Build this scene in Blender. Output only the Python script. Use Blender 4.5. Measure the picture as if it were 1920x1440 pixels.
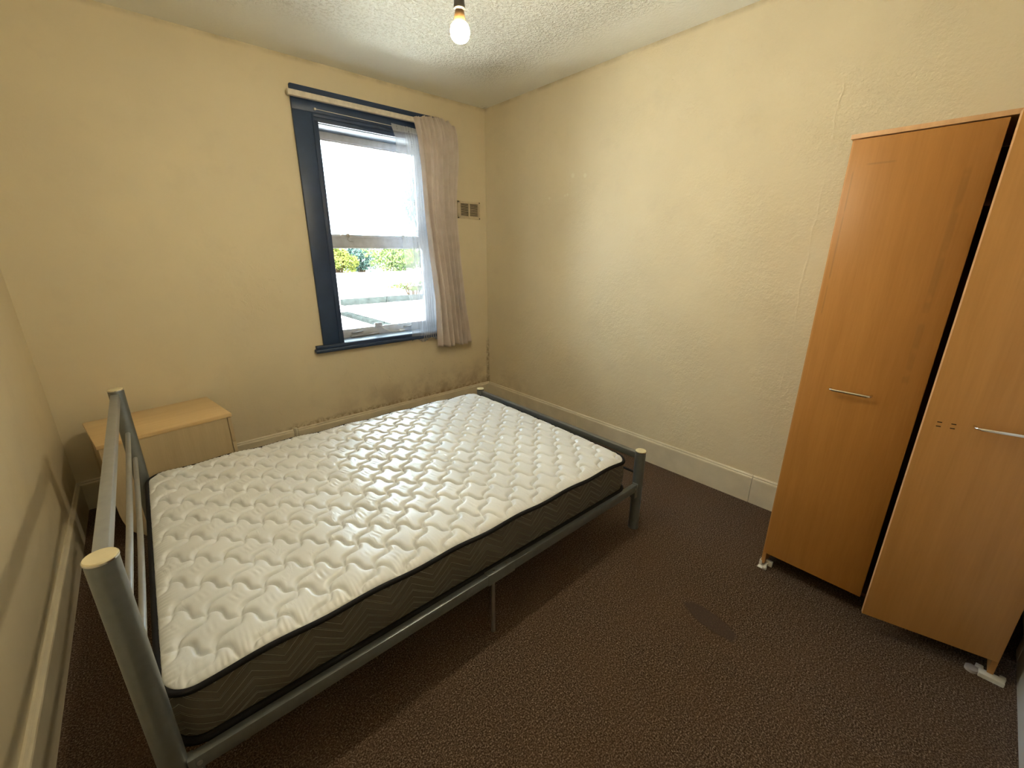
import bpy, bmesh, math, random
import numpy as np
from mathutils import Vector, Matrix

for o in list(bpy.data.objects):
    bpy.data.objects.remove(o)
S = bpy.context.scene
C = S.collection
R = math.radians

# ------------------------------------------------------------------ camera
YAW, PITCH, ROLL = 0.7268, -0.3051, 0.0024
CAM = Vector((-2.5808, -3.2703, 1.4576))
fw = Vector((math.sin(YAW) * math.cos(PITCH), math.cos(YAW) * math.cos(PITCH), math.sin(PITCH)))
rt = Vector((math.cos(YAW), -math.sin(YAW), 0))
up = rt.cross(fw)
r2 = rt * math.cos(ROLL) + up * math.sin(ROLL)
u2 = up * math.cos(ROLL) - rt * math.sin(ROLL)
cam_data = bpy.data.cameras.new('camera')
cam = bpy.data.objects.new('camera', cam_data)
C.objects.link(cam)
cam_data.sensor_width = 36
cam_data.lens = 783.58 / 1920 * 36
cam_data.clip_start = 0.02
cam_data.clip_end = 300
M = Matrix((r2, u2, -fw)).transposed().to_4x4()
M.translation = CAM
cam.matrix_world = M
S.camera = cam

# ------------------------------------------------------------------ sky, sun, exposure
world = bpy.data.worlds.new('sky')
S.world = world
world.use_nodes = True
bg = world.node_tree.nodes['Background']
bg.inputs['Color'].default_value = (0.70, 0.87, 1.0, 1)
bg.inputs['Strength'].default_value = 12.5
sun_d = bpy.data.lights.new('sun', 'SUN')
sun_d.energy = 80
sun_d.angle = R(0.6)
sun_d.color = (1.0, 0.975, 0.93)
sun = bpy.data.objects.new('sun', sun_d)
C.objects.link(sun)
sun.rotation_euler = Vector((-0.45, -0.55, 0.9)).to_track_quat('Z', 'Y').to_euler()
BULB_STRENGTH = 860
S.view_settings.view_transform = 'Standard'
S.view_settings.look = 'None'
S.view_settings.exposure = 0.40
S.view_settings.gamma = 1.0
S.view_settings.use_curve_mapping = False

W, D, H = 3.0487, 3.665, 2.638       # room: x -W..0, y -D..0
HB = 0.180                           # skirting height

# ------------------------------------------------------------------ helpers
def link(name, me, m=None, parent=None, smooth=False):
    o = bpy.data.objects.new(name, me)
    C.objects.link(o)
    if m is not None:
        me.materials.append(m)
    if parent is not None:
        o.parent = parent
    if smooth:
        me.polygons.foreach_set('use_smooth', [True] * len(me.polygons))
    return o

def tag(o, label=None, cat=None, group=None, kind=None):
    if label: o['label'] = label
    if cat: o['category'] = cat
    if group: o['group'] = group
    if kind: o['kind'] = kind
    return o

def empty(name, loc=(0, 0, 0), rz=0, rx=0):
    o = bpy.data.objects.new(name, None)
    C.objects.link(o)
    o.empty_display_size = 0.05
    o.location = loc
    o.rotation_euler = (rx, 0, rz)
    return o

class MB:
    """collects boxes, tubes and lathes into one mesh"""
    def __init__(s):
        s.bm = bmesh.new()
    def box(s, x0, x1, y0, y1, z0, z1, bevel=0, mat=None, seg=2):
        b = bmesh.new()
        bmesh.ops.create_cube(b, size=1)
        for v in b.verts:
            v.co = Vector(((x0 + x1) / 2 + v.co.x * (x1 - x0), (y0 + y1) / 2 + v.co.y * (y1 - y0), (z0 + z1) / 2 + v.co.z * (z1 - z0)))
        if bevel:
            bmesh.ops.bevel(b, geom=b.edges[:], offset=bevel, segments=seg, affect='EDGES', profile=0.5)
        if mat is not None:
            bmesh.ops.transform(b, matrix=mat, verts=b.verts)
        s._add(b)
        return s
    def _add(s, b):
        me = bpy.data.meshes.new('t')
        b.to_mesh(me); b.free()
        s.bm.from_mesh(me)
        bpy.data.meshes.remove(me)
    def tube(s, pts, r, n=16, cap=True):
        pts = [Vector(p) for p in pts]
        rr = r if isinstance(r, (list, tuple)) else [r] * len(pts)
        b = bmesh.new()
        t0 = (pts[1] - pts[0]).normalized()
        ref = Vector((0, 0, 1)) if abs(t0.z) < .9 else Vector((1, 0, 0))
        a = t0.cross(ref).normalized()
        rings = []
        for i, p in enumerate(pts):
            if i == 0: t = pts[1] - pts[0]
            elif i == len(pts) - 1: t = pts[-1] - pts[-2]
            else: t = pts[i + 1] - pts[i - 1]
            t.normalize()
            a = (a - t * a.dot(t)).normalized()
            c = t.cross(a)
            rings.append([b.verts.new(p + (a * math.cos(2 * math.pi * k / n) + c * math.sin(2 * math.pi * k / n)) * rr[i]) for k in range(n)])
        for i in range(len(rings) - 1):
            for k in range(n):
                b.faces.new((rings[i][k], rings[i][(k + 1) % n], rings[i + 1][(k + 1) % n], rings[i + 1][k]))
        if cap:
            b.faces.new(rings[0][::-1]); b.faces.new(rings[-1])
        s._add(b)
        return s
    def lathe(s, prof, c=(0, 0, 0), n=32):
        """prof: list of (r, z) from bottom to top around the vertical axis at c"""
        b = bmesh.new()
        c = Vector(c)
        rings = []
        for r, z in prof:
            if r < 1e-6:
                rings.append([b.verts.new(c + Vector((0, 0, z)))])
            else:
                rings.append([b.verts.new(c + Vector((r * math.cos(2 * math.pi * k / n), r * math.sin(2 * math.pi * k / n), z))) for k in range(n)])
        for i in range(len(rings) - 1):
            A, B = rings[i], rings[i + 1]
            for k in range(n):
                k2 = (k + 1) % n
                if len(A) == 1 and len(B) == 1: continue
                if len(A) == 1: b.faces.new((A[0], B[k2], B[k]))
                elif len(B) == 1: b.faces.new((A[k], A[k2], B[0]))
                else: b.faces.new((A[k], A[k2], B[k2], B[k]))
        if len(rings[0]) > 1: b.faces.new(rings[0][::-1])
        if len(rings[-1]) > 1: b.faces.new(rings[-1])
        s._add(b)
        return s
    def prism(s, poly, axis, a, b_, bevel=0):
        """poly of 2D points extruded along axis from a to b_"""
        b = bmesh.new()
        def P(p, t):
            return {'x': (t, p[0], p[1]), 'y': (p[0], t, p[1]), 'z': (p[0], p[1], t)}[axis]
        v0 = [b.verts.new(P(p, a)) for p in poly]
        v1 = [b.verts.new(P(p, b_)) for p in poly]
        n = len(poly)
        b.faces.new(v0); b.faces.new(v1[::-1])
        for k in range(n):
            b.faces.new((v0[k], v1[k], v1[(k + 1) % n], v0[(k + 1) % n]))
        bmesh.ops.recalc_face_normals(b, faces=b.faces)
        if bevel:
            bmesh.ops.bevel(b, geom=b.edges[:], offset=bevel, segments=2, affect='EDGES')
        s._add(b)
        return s
    def build(s, name, m, parent=None, smooth=True):
        bmesh.ops.recalc_face_normals(s.bm, faces=s.bm.faces)
        me = bpy.data.meshes.new(name)
        s.bm.to_mesh(me); s.bm.free()
        if smooth:
            me.polygons.foreach_set('use_smooth', [True] * len(me.polygons))
            me.set_sharp_from_angle(angle=R(35))
        return link(name, me, m, parent)

# ------------------------------------------------------------------ node helpers
class NT:
    def __init__(s, name):
        s.m = bpy.data.materials.new(name)
        s.m.use_nodes = True
        s.t = s.m.node_tree
        s.t.nodes.clear()
        s.out = s.t.nodes.new('ShaderNodeOutputMaterial')
    def n(s, typ, **kw):
        nd = s.t.nodes.new(typ)
        for k, v in kw.items():
            if k in nd.inputs.keys() or k.replace('_', ' ') in nd.inputs.keys():
                key = k if k in nd.inputs.keys() else k.replace('_', ' ')
                s.set(nd.inputs[key], v)
            else:
                setattr(nd, k, v)
        return nd
    def set(s, sock, v):
        if isinstance(v, bpy.types.NodeSocket): s.t.links.new(v, sock)
        elif isinstance(v, (tuple, list)) and len(v) == 3 and sock.type == 'RGBA': sock.default_value = (*v, 1)
        else: sock.default_value = v
    def math(s, op, a, b=None, c=None, clamp=False):
        nd = s.t.nodes.new('ShaderNodeMath'); nd.operation = op; nd.use_clamp = clamp
        s.set(nd.inputs[0], a)
        if b is not None: s.set(nd.inputs[1], b)
        if c is not None: s.set(nd.inputs[2], c)
        return nd.outputs[0]
    def pos(s):
        return s.t.nodes.new('ShaderNodeTexCoord').outputs['Object']
    def xyz(s, v):
        nd = s.t.nodes.new('ShaderNodeSeparateXYZ'); s.set(nd.inputs[0], v); return nd.outputs
    def scale(s, v, sc):
        nd = s.t.nodes.new('ShaderNodeMapping'); s.set(nd.inputs['Vector'], v); nd.inputs['Scale'].default_value = sc; return nd.outputs[0]
    def noise(s, v, sc, detail=2, rough=.5, dist=0):
        nd = s.t.nodes.new('ShaderNodeTexNoise'); s.set(nd.inputs['Vector'], v)
        nd.inputs['Scale'].default_value = sc; nd.inputs['Detail'].default_value = detail
        nd.inputs['Roughness'].default_value = rough; nd.inputs['Distortion'].default_value = dist
        return nd.outputs['Fac']
    def ramp(s, f, stops):
        nd = s.t.nodes.new('ShaderNodeValToRGB'); s.set(nd.inputs[0], f)
        e = nd.color_ramp.elements
        while len(e) > 1: e.remove(e[-1])
        e[0].position = stops[0][0]; e[0].color = s.c4(stops[0][1])
        for p, c in stops[1:]:
            x = e.new(p); x.color = s.c4(c)
        return nd.outputs[0]
    def c4(s, c):
        if isinstance(c, (int, float)): return (c, c, c, 1)
        return (*c, 1)
    def mix(s, f, a, b, mode='MIX'):
        nd = s.t.nodes.new('ShaderNodeMix'); nd.data_type = 'RGBA'; nd.blend_type = mode
        s.set(nd.inputs[0], f)
        for i, v in ((6, a), (7, b)):
            if isinstance(v, (int, float)): v = (v, v, v)
            s.set(nd.inputs[i], v)
        return nd.outputs[2]
    def smooth(s, v, lo, hi):
        nd = s.t.nodes.new('ShaderNodeMapRange'); nd.interpolation_type = 'SMOOTHSTEP'
        s.set(nd.inputs[0], v); nd.inputs[1].default_value = lo; nd.inputs[2].default_value = hi
        return nd.outputs[0]
    def bump(s, h, dist=.002, strength=1, normal=None):
        nd = s.t.nodes.new('ShaderNodeBump'); s.set(nd.inputs['Height'], h)
        nd.inputs['Distance'].default_value = dist; nd.inputs['Strength'].default_value = strength
        if normal is not None: s.set(nd.inputs['Normal'], normal)
        return nd.outputs[0]
    def bsdf(s, color, rough=.6, metal=0, normal=None, spec=.5, **kw):
        nd = s.t.nodes.new('ShaderNodeBsdfPrincipled')
        s.set(nd.inputs['Base Color'], color); s.set(nd.inputs['Roughness'], rough)
        s.set(nd.inputs['Metallic'], metal); s.set(nd.inputs['Specular IOR Level'], spec)
        if normal is not None: s.set(nd.inputs['Normal'], normal)
        for k, v in kw.items(): s.set(nd.inputs[k.replace('_', ' ')], v)
        s.t.links.new(nd.outputs[0], s.out.inputs[0])
        return nd
    def surf(s, sh):
        s.t.links.new(sh, s.out.inputs[0])

MAT = {}
def simple(name, col, rough=.5, metal=0, var=.06, sc=20, bump=0, spec=.5, **kw):
    n = NT(name)
    p = n.pos()
    f = n.noise(p, sc, 3)
    c = n.mix(n.ramp(f, [(.3, 0), (.7, 1)]), tuple(x * (1 - var) for x in col), tuple(min(1, x * (1 + var)) for x in col))
    nm = n.bump(n.noise(p, sc * 8, 2), bump) if bump else None
    n.bsdf(c, rough, metal, nm, spec, **kw)
    MAT[name] = n.m
    return n.m

# ------------------------------------------------------------------ materials
WALL = (0.70, 0.585, 0.335)
def wall_mat(name, fine, coarse, side):
    n = NT(name)
    p = n.pos()
    X, Y, Z = n.xyz(p)
    big = n.noise(p, 1.6, 3, .55)
    col = n.mix(n.ramp(big, [(.3, 0), (.7, 1)]), (0.665, 0.578, 0.405), (0.725, 0.630, 0.437))
    blot = n.noise(p, 5, 4, .6)
    col = n.mix(n.math('MULTIPLY', n.smooth(blot, .52, .75), .28), col, (0.60, 0.52, 0.37))
    spk = n.noise(p, 26, 4, .7)
    # damp and mould: above the skirting and in the back right corner
    def mould(mask, lo, hi, amt, c, src):
        return n.math('MULTIPLY', n.math('MULTIPLY', mask, n.smooth(src, lo, hi)), amt), c
    if side == 'back':
        low = n.math('SUBTRACT', 1, n.smooth(Z, .19, .50))
        right = n.smooth(X, -2.0, -.55)
        damp = n.math('MULTIPLY', low, right)
        col = n.mix(n.math('MULTIPLY', damp, n.smooth(blot, .35, .65)), col, (0.42, 0.33, 0.22))
        tide = n.math('MULTIPLY', n.math('SUBTRACT', 1, n.smooth(Z, .18, .235)), n.smooth(X, -2.2, -1.7))
        col = n.mix(n.math('MULTIPLY', n.math('MULTIPLY', tide, n.smooth(spk, .42, .6)), .75), col, (0.26, 0.17, 0.07))
        dots = n.noise(p, 70, 2, .6)
        band = n.math('MULTIPLY', n.math('SUBTRACT', 1, n.smooth(Z, .45, .95)), n.smooth(X, -1.6, -.9))
        col = n.mix(n.math('MULTIPLY', n.math('MULTIPLY', band, n.smooth(dots, .66, .74)), .55), col, (0.14, 0.11, 0.07))
        corner = n.math('MULTIPLY', n.smooth(X, -.035, -.006), n.math('SUBTRACT', 1, n.smooth(Z, .45, .72)))
    else:
        low = n.math('SUBTRACT', 1, n.smooth(Z, .19, .42))
        near = n.smooth(Y, -1.1, -.1)
        col = n.mix(n.math('MULTIPLY', n.math('MULTIPLY', low, near), n.math('MULTIPLY', n.smooth(blot, .4, .65), .6)), col, (0.45, 0.37, 0.25))
        corner = n.math('MULTIPLY', n.smooth(Y, -.03, -.006), n.math('SUBTRACT', 1, n.smooth(Z, .45, .72)))
        if side != 'right':
            corner = n.math('MULTIPLY', corner, 0)
        if side == 'right':
            # pale filler spots
            def spot(y, z, r):
                d = n.math('SQRT', n.math('ADD', n.math('POWER', n.math('SUBTRACT', Y, y), 2), n.math('POWER', n.math('SUBTRACT', Z, z), 2)))
                return n.math('SUBTRACT', 1, n.smooth(d, r * .6, r))
            sp = None
            for (y, z, r) in ((-1.034, 1.997, .020), (-1.149, 1.984, .018), (-.989, 1.872, .012), (-.965, 1.868, .011), (-.803, 1.862, .012)):
                q = spot(y, z, r)
                sp = q if sp is None else n.math('MAXIMUM', sp, q)
            col = n.mix(n.math('MULTIPLY', sp, .45), col, (0.80, 0.76, 0.58))
    col = n.mix(n.math('MULTIPLY', n.math('MULTIPLY', corner, n.smooth(spk, .34, .66)), .85), col, (0.20, 0.14, 0.07))
    # grime line under the ceiling
    topl = n.smooth(Z, H - .035, H - .004)
    col = n.mix(n.math('MULTIPLY', n.math('MULTIPLY', topl, n.smooth(blot, .3, .7)), .55), col, (0.33, 0.26, 0.15))
    h1 = n.noise(p, 95, 3, .6)
    h2 = n.noise(p, 38, 3, .55)
    h3 = n.noise(p, 7, 3, .5)
    h = n.math('ADD', n.math('MULTIPLY', h1, fine), n.math('MULTIPLY', h2, coarse))
    patch = n.smooth(n.noise(p, 2.3, 2, .5), .38, .6)
    h = n.math('MULTIPLY', h, n.math('MULTIPLY_ADD', patch, .7, .3))
    h = n.math('ADD', h, n.math('MULTIPLY', h3, .9))
    if side == 'right':
        seam = n.math('ABSOLUTE', n.math('SUBTRACT', n.math('ADD', Y, n.math('MULTIPLY', n.noise(p, 5, 2), .05)), -2.588))
        seam = n.math('MULTIPLY', n.math('SUBTRACT', 1, n.smooth(seam, .0, .007)), n.smooth(n.noise(p, 2.2, 2), .40, .55))
        h = n.math('ADD', h, n.math('MULTIPLY', seam, .28))
    if side == 'back':
        rr = n.noise(p, 16, 5, .7, 1.2)
        blis = n.math('MULTIPLY', n.smooth(rr, .54, .68), n.math('MULTIPLY', n.smooth(X, -2.5, -2.0), n.math('SUBTRACT', 1, n.smooth(Z, 1.1, 1.6))))
        h = n.math('ADD', h, n.math('MULTIPLY', n.math('MULTIPLY', blis, n.smooth(n.noise(p, 1.9, 2), .48, .62)), .40))
    nm = n.bump(h, .004)
    n.bsdf(col, .62, 0, nm, .35)
    MAT[name] = n.m
    return n.m
wall_mat('wall_right_paint', .75, 1.0, 'right')
wall_mat('wall_back_paint', .10, .14, 'back')
wall_mat('wall_left_paint', .08, .08, 'left')

def ceiling_mat():
    n = NT('ceiling_artex')
    p = n.pos()
    X, Y, Z = n.xyz(p)
    edge = n.math('MAXIMUM', n.smooth(n.math('ADD', Y, n.math('MULTIPLY', n.noise(p, 3, 2), .25)), -.62, -.22), n.smooth(n.math('ADD', X, n.math('MULTIPLY', n.noise(p, 3, 2), .2)), -.42, -.12))
    vor = n.t.nodes.new('ShaderNodeTexVoronoi')
    n.set(vor.inputs['Vector'], n.scale(p, (1, 1, 1))); vor.inputs['Scale'].default_value = 62
    vor.inputs['Randomness'].default_value = 1
    a = n.noise(p, 55, 3, .62, .6)
    a = n.smooth(a, .38, .66)
    amt = n.math('MULTIPLY_ADD', n.math('SUBTRACT', 1, edge), .92, .06)
    h = n.math('MULTIPLY', n.math('ADD', a, n.math('MULTIPLY', vor.outputs['Distance'], .5)), amt)
    h = n.math('ADD', h, n.math('MULTIPLY', n.noise(p, 6, 2), .5))
    col = n.mix(n.ramp(n.noise(p, 2.2, 3), [(.3, 0), (.7, 1)]), (0.80, 0.79, 0.70), (0.85, 0.84, 0.75))
    pit = n.math('MULTIPLY', n.math('SUBTRACT', 1, n.smooth(a, .0, .35)), amt)
    col = n.mix(n.math('MULTIPLY', pit, .35), col, (0.42, 0.38, 0.26))
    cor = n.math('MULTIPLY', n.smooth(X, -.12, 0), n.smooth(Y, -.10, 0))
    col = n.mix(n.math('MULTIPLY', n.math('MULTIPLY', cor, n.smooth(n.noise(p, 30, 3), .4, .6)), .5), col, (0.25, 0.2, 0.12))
    n.bsdf(col, .8, 0, n.bump(h, .007), .2)
    MAT['ceiling'] = n.m
ceiling_mat()

def carpet_mat():
    n = NT('brown_carpet')
    p = n.pos()
    X, Y, Z = n.xyz(p)
    a = n.noise(p, 200, 2, .7)
    b = n.noise(p, 60, 3, .6)
    c = n.noise(p, 3.0, 3, .5)
    col = n.ramp(a, [(.33, (0.020, 0.011, 0.007)), (.5, (0.092, 0.060, 0.041)), (.62, (0.25, 0.182, 0.136)), (.76, (0.48, 0.40, 0.32))])
    col = n.mix(n.math('MULTIPLY', n.smooth(b, .4, .7), .35), col, (0.065, 0.038, 0.028))
    col = n.mix(n.math('MULTIPLY', n.smooth(c, .35, .7), .25), col, (0.13, 0.075, 0.042))
    # flattened dark stain
    dx = n.math('DIVIDE', n.math('ADD', n.math('ADD', X, 1.057), n.math('MULTIPLY', n.math('ADD', Y, 2.80), -.12)), .046)
    dy = n.math('DIVIDE', n.math('ADD', Y, 2.80), .115)
    d = n.math('SQRT', n.math('ADD', n.math('POWER', dx, 2), n.math('POWER', dy, 2)))
    d = n.math('ADD', d, n.math('MULTIPLY', n.math('SUBTRACT', n.noise(p, 22, 2), .5), .5))
    st = n.math('SUBTRACT', 1, n.smooth(d, .85, 1.12))
    col = n.mix(n.math('MULTIPLY', st, .85), col, (0.072, 0.050, 0.043))
    h = n.math('MULTIPLY', n.math('ADD', a, n.math('MULTIPLY', b, .8)), n.math('MULTIPLY_ADD', st, -.85, 1))
    n.bsdf(col, .95, 0, n.bump(h, .006), .1)
    MAT['carpet'] = n.m
carpet_mat()

def wood_mat(name, c1, c2, rough=.38, axis=2, marks=None, spec=.4):
    n = NT(name)
    p = n.pos()
    sc = [26, 26, 26]; sc[axis] = 1.6
    g = n.noise(n.scale(p, sc), 1.0, 5, .6, .3)
    sc2 = [160, 160, 160]; sc2[axis] = 9
    f = n.noise(n.scale(p, sc2), 1.0, 2, .5)
    v = n.math('ADD', n.math('MULTIPLY', g, .7), n.math('MULTIPLY', f, .3))
    col = n.ramp(v, [(.32, c1), (.68, c2)])
    big = n.noise(p, 2.1, 2)
    col = n.mix(n.math('MULTIPLY', n.smooth(big, .4, .7), .18), col, tuple(x * .8 for x in c1))
    if marks: col = marks(n, p, col)
    n.bsdf(col, rough, 0, n.bump(f, .0002), spec)
    MAT[name] = n.m
    return n.m
def door_marks(n, p, col):
    # faint worn rectangle on the left door, in wardrobe coordinates (y, z)
    X, Y, Z = n.xyz(p)
    def seg(axis, c, w, lo, hi, amt):
        a, b = (Y, Z) if axis == 'v' else (Z, Y)
        d = n.math('SUBTRACT', 1, n.smooth(n.math('ABSOLUTE', n.math('SUBTRACT', a, c)), w * .5, w))
        m = n.math('MULTIPLY', n.smooth(b, lo, lo + .02), n.math('SUBTRACT', 1, n.smooth(b, hi - .02, hi)))
        return n.math('MULTIPLY', n.math('MULTIPLY', d, m), n.math('MULTIPLY', n.smooth(n.noise(p, 14, 2), .38, .5), amt))
    mk = seg('v', -2.843, .003, 1.22, 1.745, .38)
    mk = n.math('MAXIMUM', mk, seg('h', 1.755, .004, -2.965, -2.87, .35))
    mk = n.math('MAXIMUM', mk, seg('v', -3.135, .012, 1.0, 1.72, .24))
    return n.mix(mk, col, (0.20, 0.10, 0.03))
wood_mat('beech_door', (0.395, 0.172, 0.036), (0.48, 0.220, 0.052), .42, 2, door_marks)
wood_mat('beech_carcass', (0.46, 0.225, 0.065), (0.55, 0.275, 0.085), .45)
wood_mat('beech_edging', (0.60, 0.34, 0.16), (0.70, 0.42, 0.21), .4)
wood_mat('maple_top', (0.66, 0.465, 0.235), (0.76, 0.555, 0.295), .33, 0)
wood_mat('maple_side', (0.53, 0.415, 0.25), (0.61, 0.485, 0.30), .4, 2)
simple('wardrobe_inside', (0.10, 0.045, 0.025), .8)
simple('skirting_paint', (0.66, 0.59, 0.44), .38, var=.07, sc=9, bump=.0006)
simple('navy_gloss', (0.020, 0.042, 0.100), .42, var=.15, sc=12, bump=.0006)
simple('chipped_cream', (0.66, 0.60, 0.50), .5, var=.12, sc=30, bump=.001)
simple('old_white_paint', (0.52, 0.54, 0.58), .4, var=.10, sc=24, bump=.0008)
simple('head_paint', (0.13, 0.17, 0.22), .5, var=.2, sc=10)
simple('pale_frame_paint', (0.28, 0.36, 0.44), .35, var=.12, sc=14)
simple('door_white', (0.78, 0.80, 0.80), .35, var=.03, sc=8)
simple('silver_shaded', (0.190, 0.205, 0.207), .36, .6, var=.06, sc=40, bump=.00015)  # darker copy of the frame silver, poor light on the side rails included
simple('silver_rail', (0.33, 0.345, 0.352), .38, .55, var=.05, sc=40)
simple('cap_cream', (0.74, 0.66, 0.44), .22, .25, var=.05)
simple('chrome', (0.75, 0.74, 0.72), .15, 1.0, var=.03)
simple('dull_steel', (0.42, 0.42, 0.42), .35, .9, var=.1)
simple('black_piping', (0.008, 0.008, 0.010), .75, var=.2, sc=200, spec=.2)
simple('white_plastic', (0.68, 0.66, 0.60), .4, var=.05)
simple('clear_plastic', (0.40, 0.36, 0.34), .25, var=.05)
simple('dark_hole', (0.012, 0.008, 0.006), .9)
simple('holder_plastic', (0.045, 0.038, 0.028), .45)
simple('bulb_collar', (0.075, 0.039, 0.012), .4)
simple('vent_paint', (0.62, 0.52, 0.36), .5, var=.06, sc=40, bump=.0006)
simple('pipe_paint', (0.60, 0.55, 0.42), .45, var=.1, sc=50, bump=.001)
simple('slat_shadow', (0.02, 0.02, 0.02), .6)  # near-black: the shadow between mattress and rail is put into the slat colour
simple('straw', (0.65, 0.52, 0.22), .6)
simple('paper', (0.75, 0.73, 0.70), .7)

# satin mattress ticking
def satin():
    n = NT('satin_ticking')
    p = n.pos()
    w = n.noise(n.scale(p, (1, .35, 1)), 38, 2, .5, .4)
    patch = n.math('MULTIPLY', n.smooth(n.noise(p, 7, 2), .42, .62), .35)
    w2 = n.math('MULTIPLY', n.smooth(w, .45, .75), patch)
    fine = n.noise(p, 420, 1)
    h = n.math('ADD', w2, n.math('MULTIPLY', fine, .03))
    col = n.mix(n.ramp(n.noise(p, 3, 2), [(.3, 0), (.7, 1)]), (0.635, 0.66, 0.675), (0.70, 0.725, 0.74))
    n.bsdf(col, .34, 0, n.bump(h, .0035), .6, Sheen_Weight=.15)
    MAT['satin'] = n.m
satin()
def ticking_side():
    n = NT('zigzag_ticking')
    uv = n.t.nodes.new('ShaderNodeUVMap').outputs[0]
    U, V, _ = n.xyz(uv)
    per = .155
    tri = n.math('PINGPONG', n.math('ADD', U, .371 + .0), per / 2)      # 0..per/2
    z = n.math('ADD', n.math('MULTIPLY', tri, .060 / (per / 2)), V)
    def lines(off, sp, w):
        f = n.math('ABSOLUTE', n.math('SUBTRACT', n.math('FRACT', n.math('DIVIDE', n.math('ADD', z, off), sp)), .5))
        return n.math('SUBTRACT', 1, n.smooth(f, 0, w))
    ln = n.math('MAXIMUM', lines(0, .0262, .06), n.math('MULTIPLY', lines(.008, .0524, .03), .7))
    # honeycomb weave
    ux = n.math('SINE', n.math('MULTIPLY', U, 1500)); vx = n.math('SINE', n.math('MULTIPLY', V, 1500))
    wv = n.math('MULTIPLY', ux, vx)
    col = n.mix(n.math('MULTIPLY_ADD', wv, .25, .5), (0.070, 0.062, 0.050), (0.125, 0.112, 0.092))
    col = n.mix(n.math('MULTIPLY', ln, .75), col, (0.46, 0.44, 0.37))
    h = n.math('MULTIPLY_ADD', ln, -1, n.math('MULTIPLY', wv, .06))
    n.bsdf(col, .8, 0, n.bump(h, .0022), .25)
    MAT['ticking_side'] = n.m
ticking_side()

def cloth_mat():
    n = NT('curtain_cloth')
    p = n.pos()
    f = n.noise(p, 300, 2)
    g = n.noise(p, 12, 3)
    col = n.mix(n.ramp(g, [(.3, 0), (.7, 1)]), (0.66, 0.57, 0.50), (0.74, 0.65, 0.58))
    a = n.t.nodes.new('ShaderNodeBsdfDiffuse'); n.set(a.inputs[0], col)
    n.set(a.inputs['Normal'], n.bump(n.math('ADD', f, n.math('MULTIPLY', n.noise(p, 35, 3), 1.5)), .0012))
    b = n.t.nodes.new('ShaderNodeBsdfTranslucent'); n.set(b.inputs[0], col)
    m = n.t.nodes.new('ShaderNodeMixShader'); m.inputs[0].default_value = .22
    n.t.links.new(a.outputs[0], m.inputs[1]); n.t.links.new(b.outputs[0], m.inputs[2])
    n.surf(m.outputs[0]); MAT['curtain'] = n.m
cloth_mat()
def net_mat():
    n = NT('net_cloth')
    uv = n.t.nodes.new('ShaderNodeUVMap').outputs[0]
    U, V, _ = n.xyz(uv)
    cu = n.math('FRACT', n.math('DIVIDE', U, .085))
    row = n.math('FLOOR', n.math('DIVIDE', U, .085))
    V2 = n.math('ADD', V, n.math('MULTIPLY', row, .067))
    cv = n.math('FRACT', n.math('DIVIDE', V2, .16))
    inu = n.math('LESS_THAN', n.math('ABSOLUTE', n.math('SUBTRACT', cu, .5)), .062)
    inb = n.math('LESS_THAN', cv, .30)
    sub = n.math('LESS_THAN', n.math('FRACT', n.math('MULTIPLY', cv, 10.0)), .62)
    sq = n.math('MULTIPLY', n.math('MULTIPLY', inu, inb), sub)
    hem = n.smooth(V, 2.315, 2.325)
    weave = n.math('MULTIPLY', n.math('SINE', n.math('MULTIPLY', U, 2600)), n.math('SINE', n.math('MULTIPLY', V, 2600)))
    al = n.math('MULTIPLY_ADD', weave, .05, .36)
    al = n.math('MAXIMUM', al, n.math('MULTIPLY', sq, .80))
    al = n.math('MAXIMUM', al, n.math('MULTIPLY', hem, .6))
    col = n.mix(sq, (0.60, 0.62, 0.66), (0.20, 0.21, 0.23))
    d = n.t.nodes.new('ShaderNodeBsdfDiffuse'); n.set(d.inputs[0], col)
    t = n.t.nodes.new('ShaderNodeBsdfTranslucent'); n.set(t.inputs[0], col)
    mm = n.t.nodes.new('ShaderNodeMixShader'); mm.inputs[0].default_value = .16
    n.t.links.new(d.outputs[0], mm.inputs[1]); n.t.links.new(t.outputs[0], mm.inputs[2])
    tr = n.t.nodes.new('ShaderNodeBsdfTransparent')
    m = n.t.nodes.new('ShaderNodeMixShader'); n.set(m.inputs[0], al)
    n.t.links.new(tr.outputs[0], m.inputs[1]); n.t.links.new(mm.outputs[0], m.inputs[2])
    n.surf(m.outputs[0]); MAT['net'] = n.m
net_mat()
def glass_mat():
    n = NT('window_glass')
    tr = n.t.nodes.new('ShaderNodeBsdfTransparent'); tr.inputs[0].default_value = (.96, .98, .98, 1)
    gl = n.t.nodes.new('ShaderNodeBsdfGlossy'); gl.inputs['Roughness'].default_value = .02
    lw = n.t.nodes.new('ShaderNodeFresnel'); lw.inputs[0].default_value = 1.45
    m = n.t.nodes.new('ShaderNodeMixShader')
    n.t.links.new(lw.outputs[0], m.inputs[0]); n.t.links.new(tr.outputs[0], m.inputs[1]); n.t.links.new(gl.outputs[0], m.inputs[2])
    n.surf(m.outputs[0]); MAT['glass'] = n.m
glass_mat()
def emit_mat():
    n = NT('lit_bulb')
    e = n.t.nodes.new('ShaderNodeEmission'); e.inputs[0].default_value = (1.0, 0.86, 0.60, 1); e.inputs[1].default_value = BULB_STRENGTH
    n.surf(e.outputs[0]); MAT['bulb'] = n.m
emit_mat()
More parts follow.
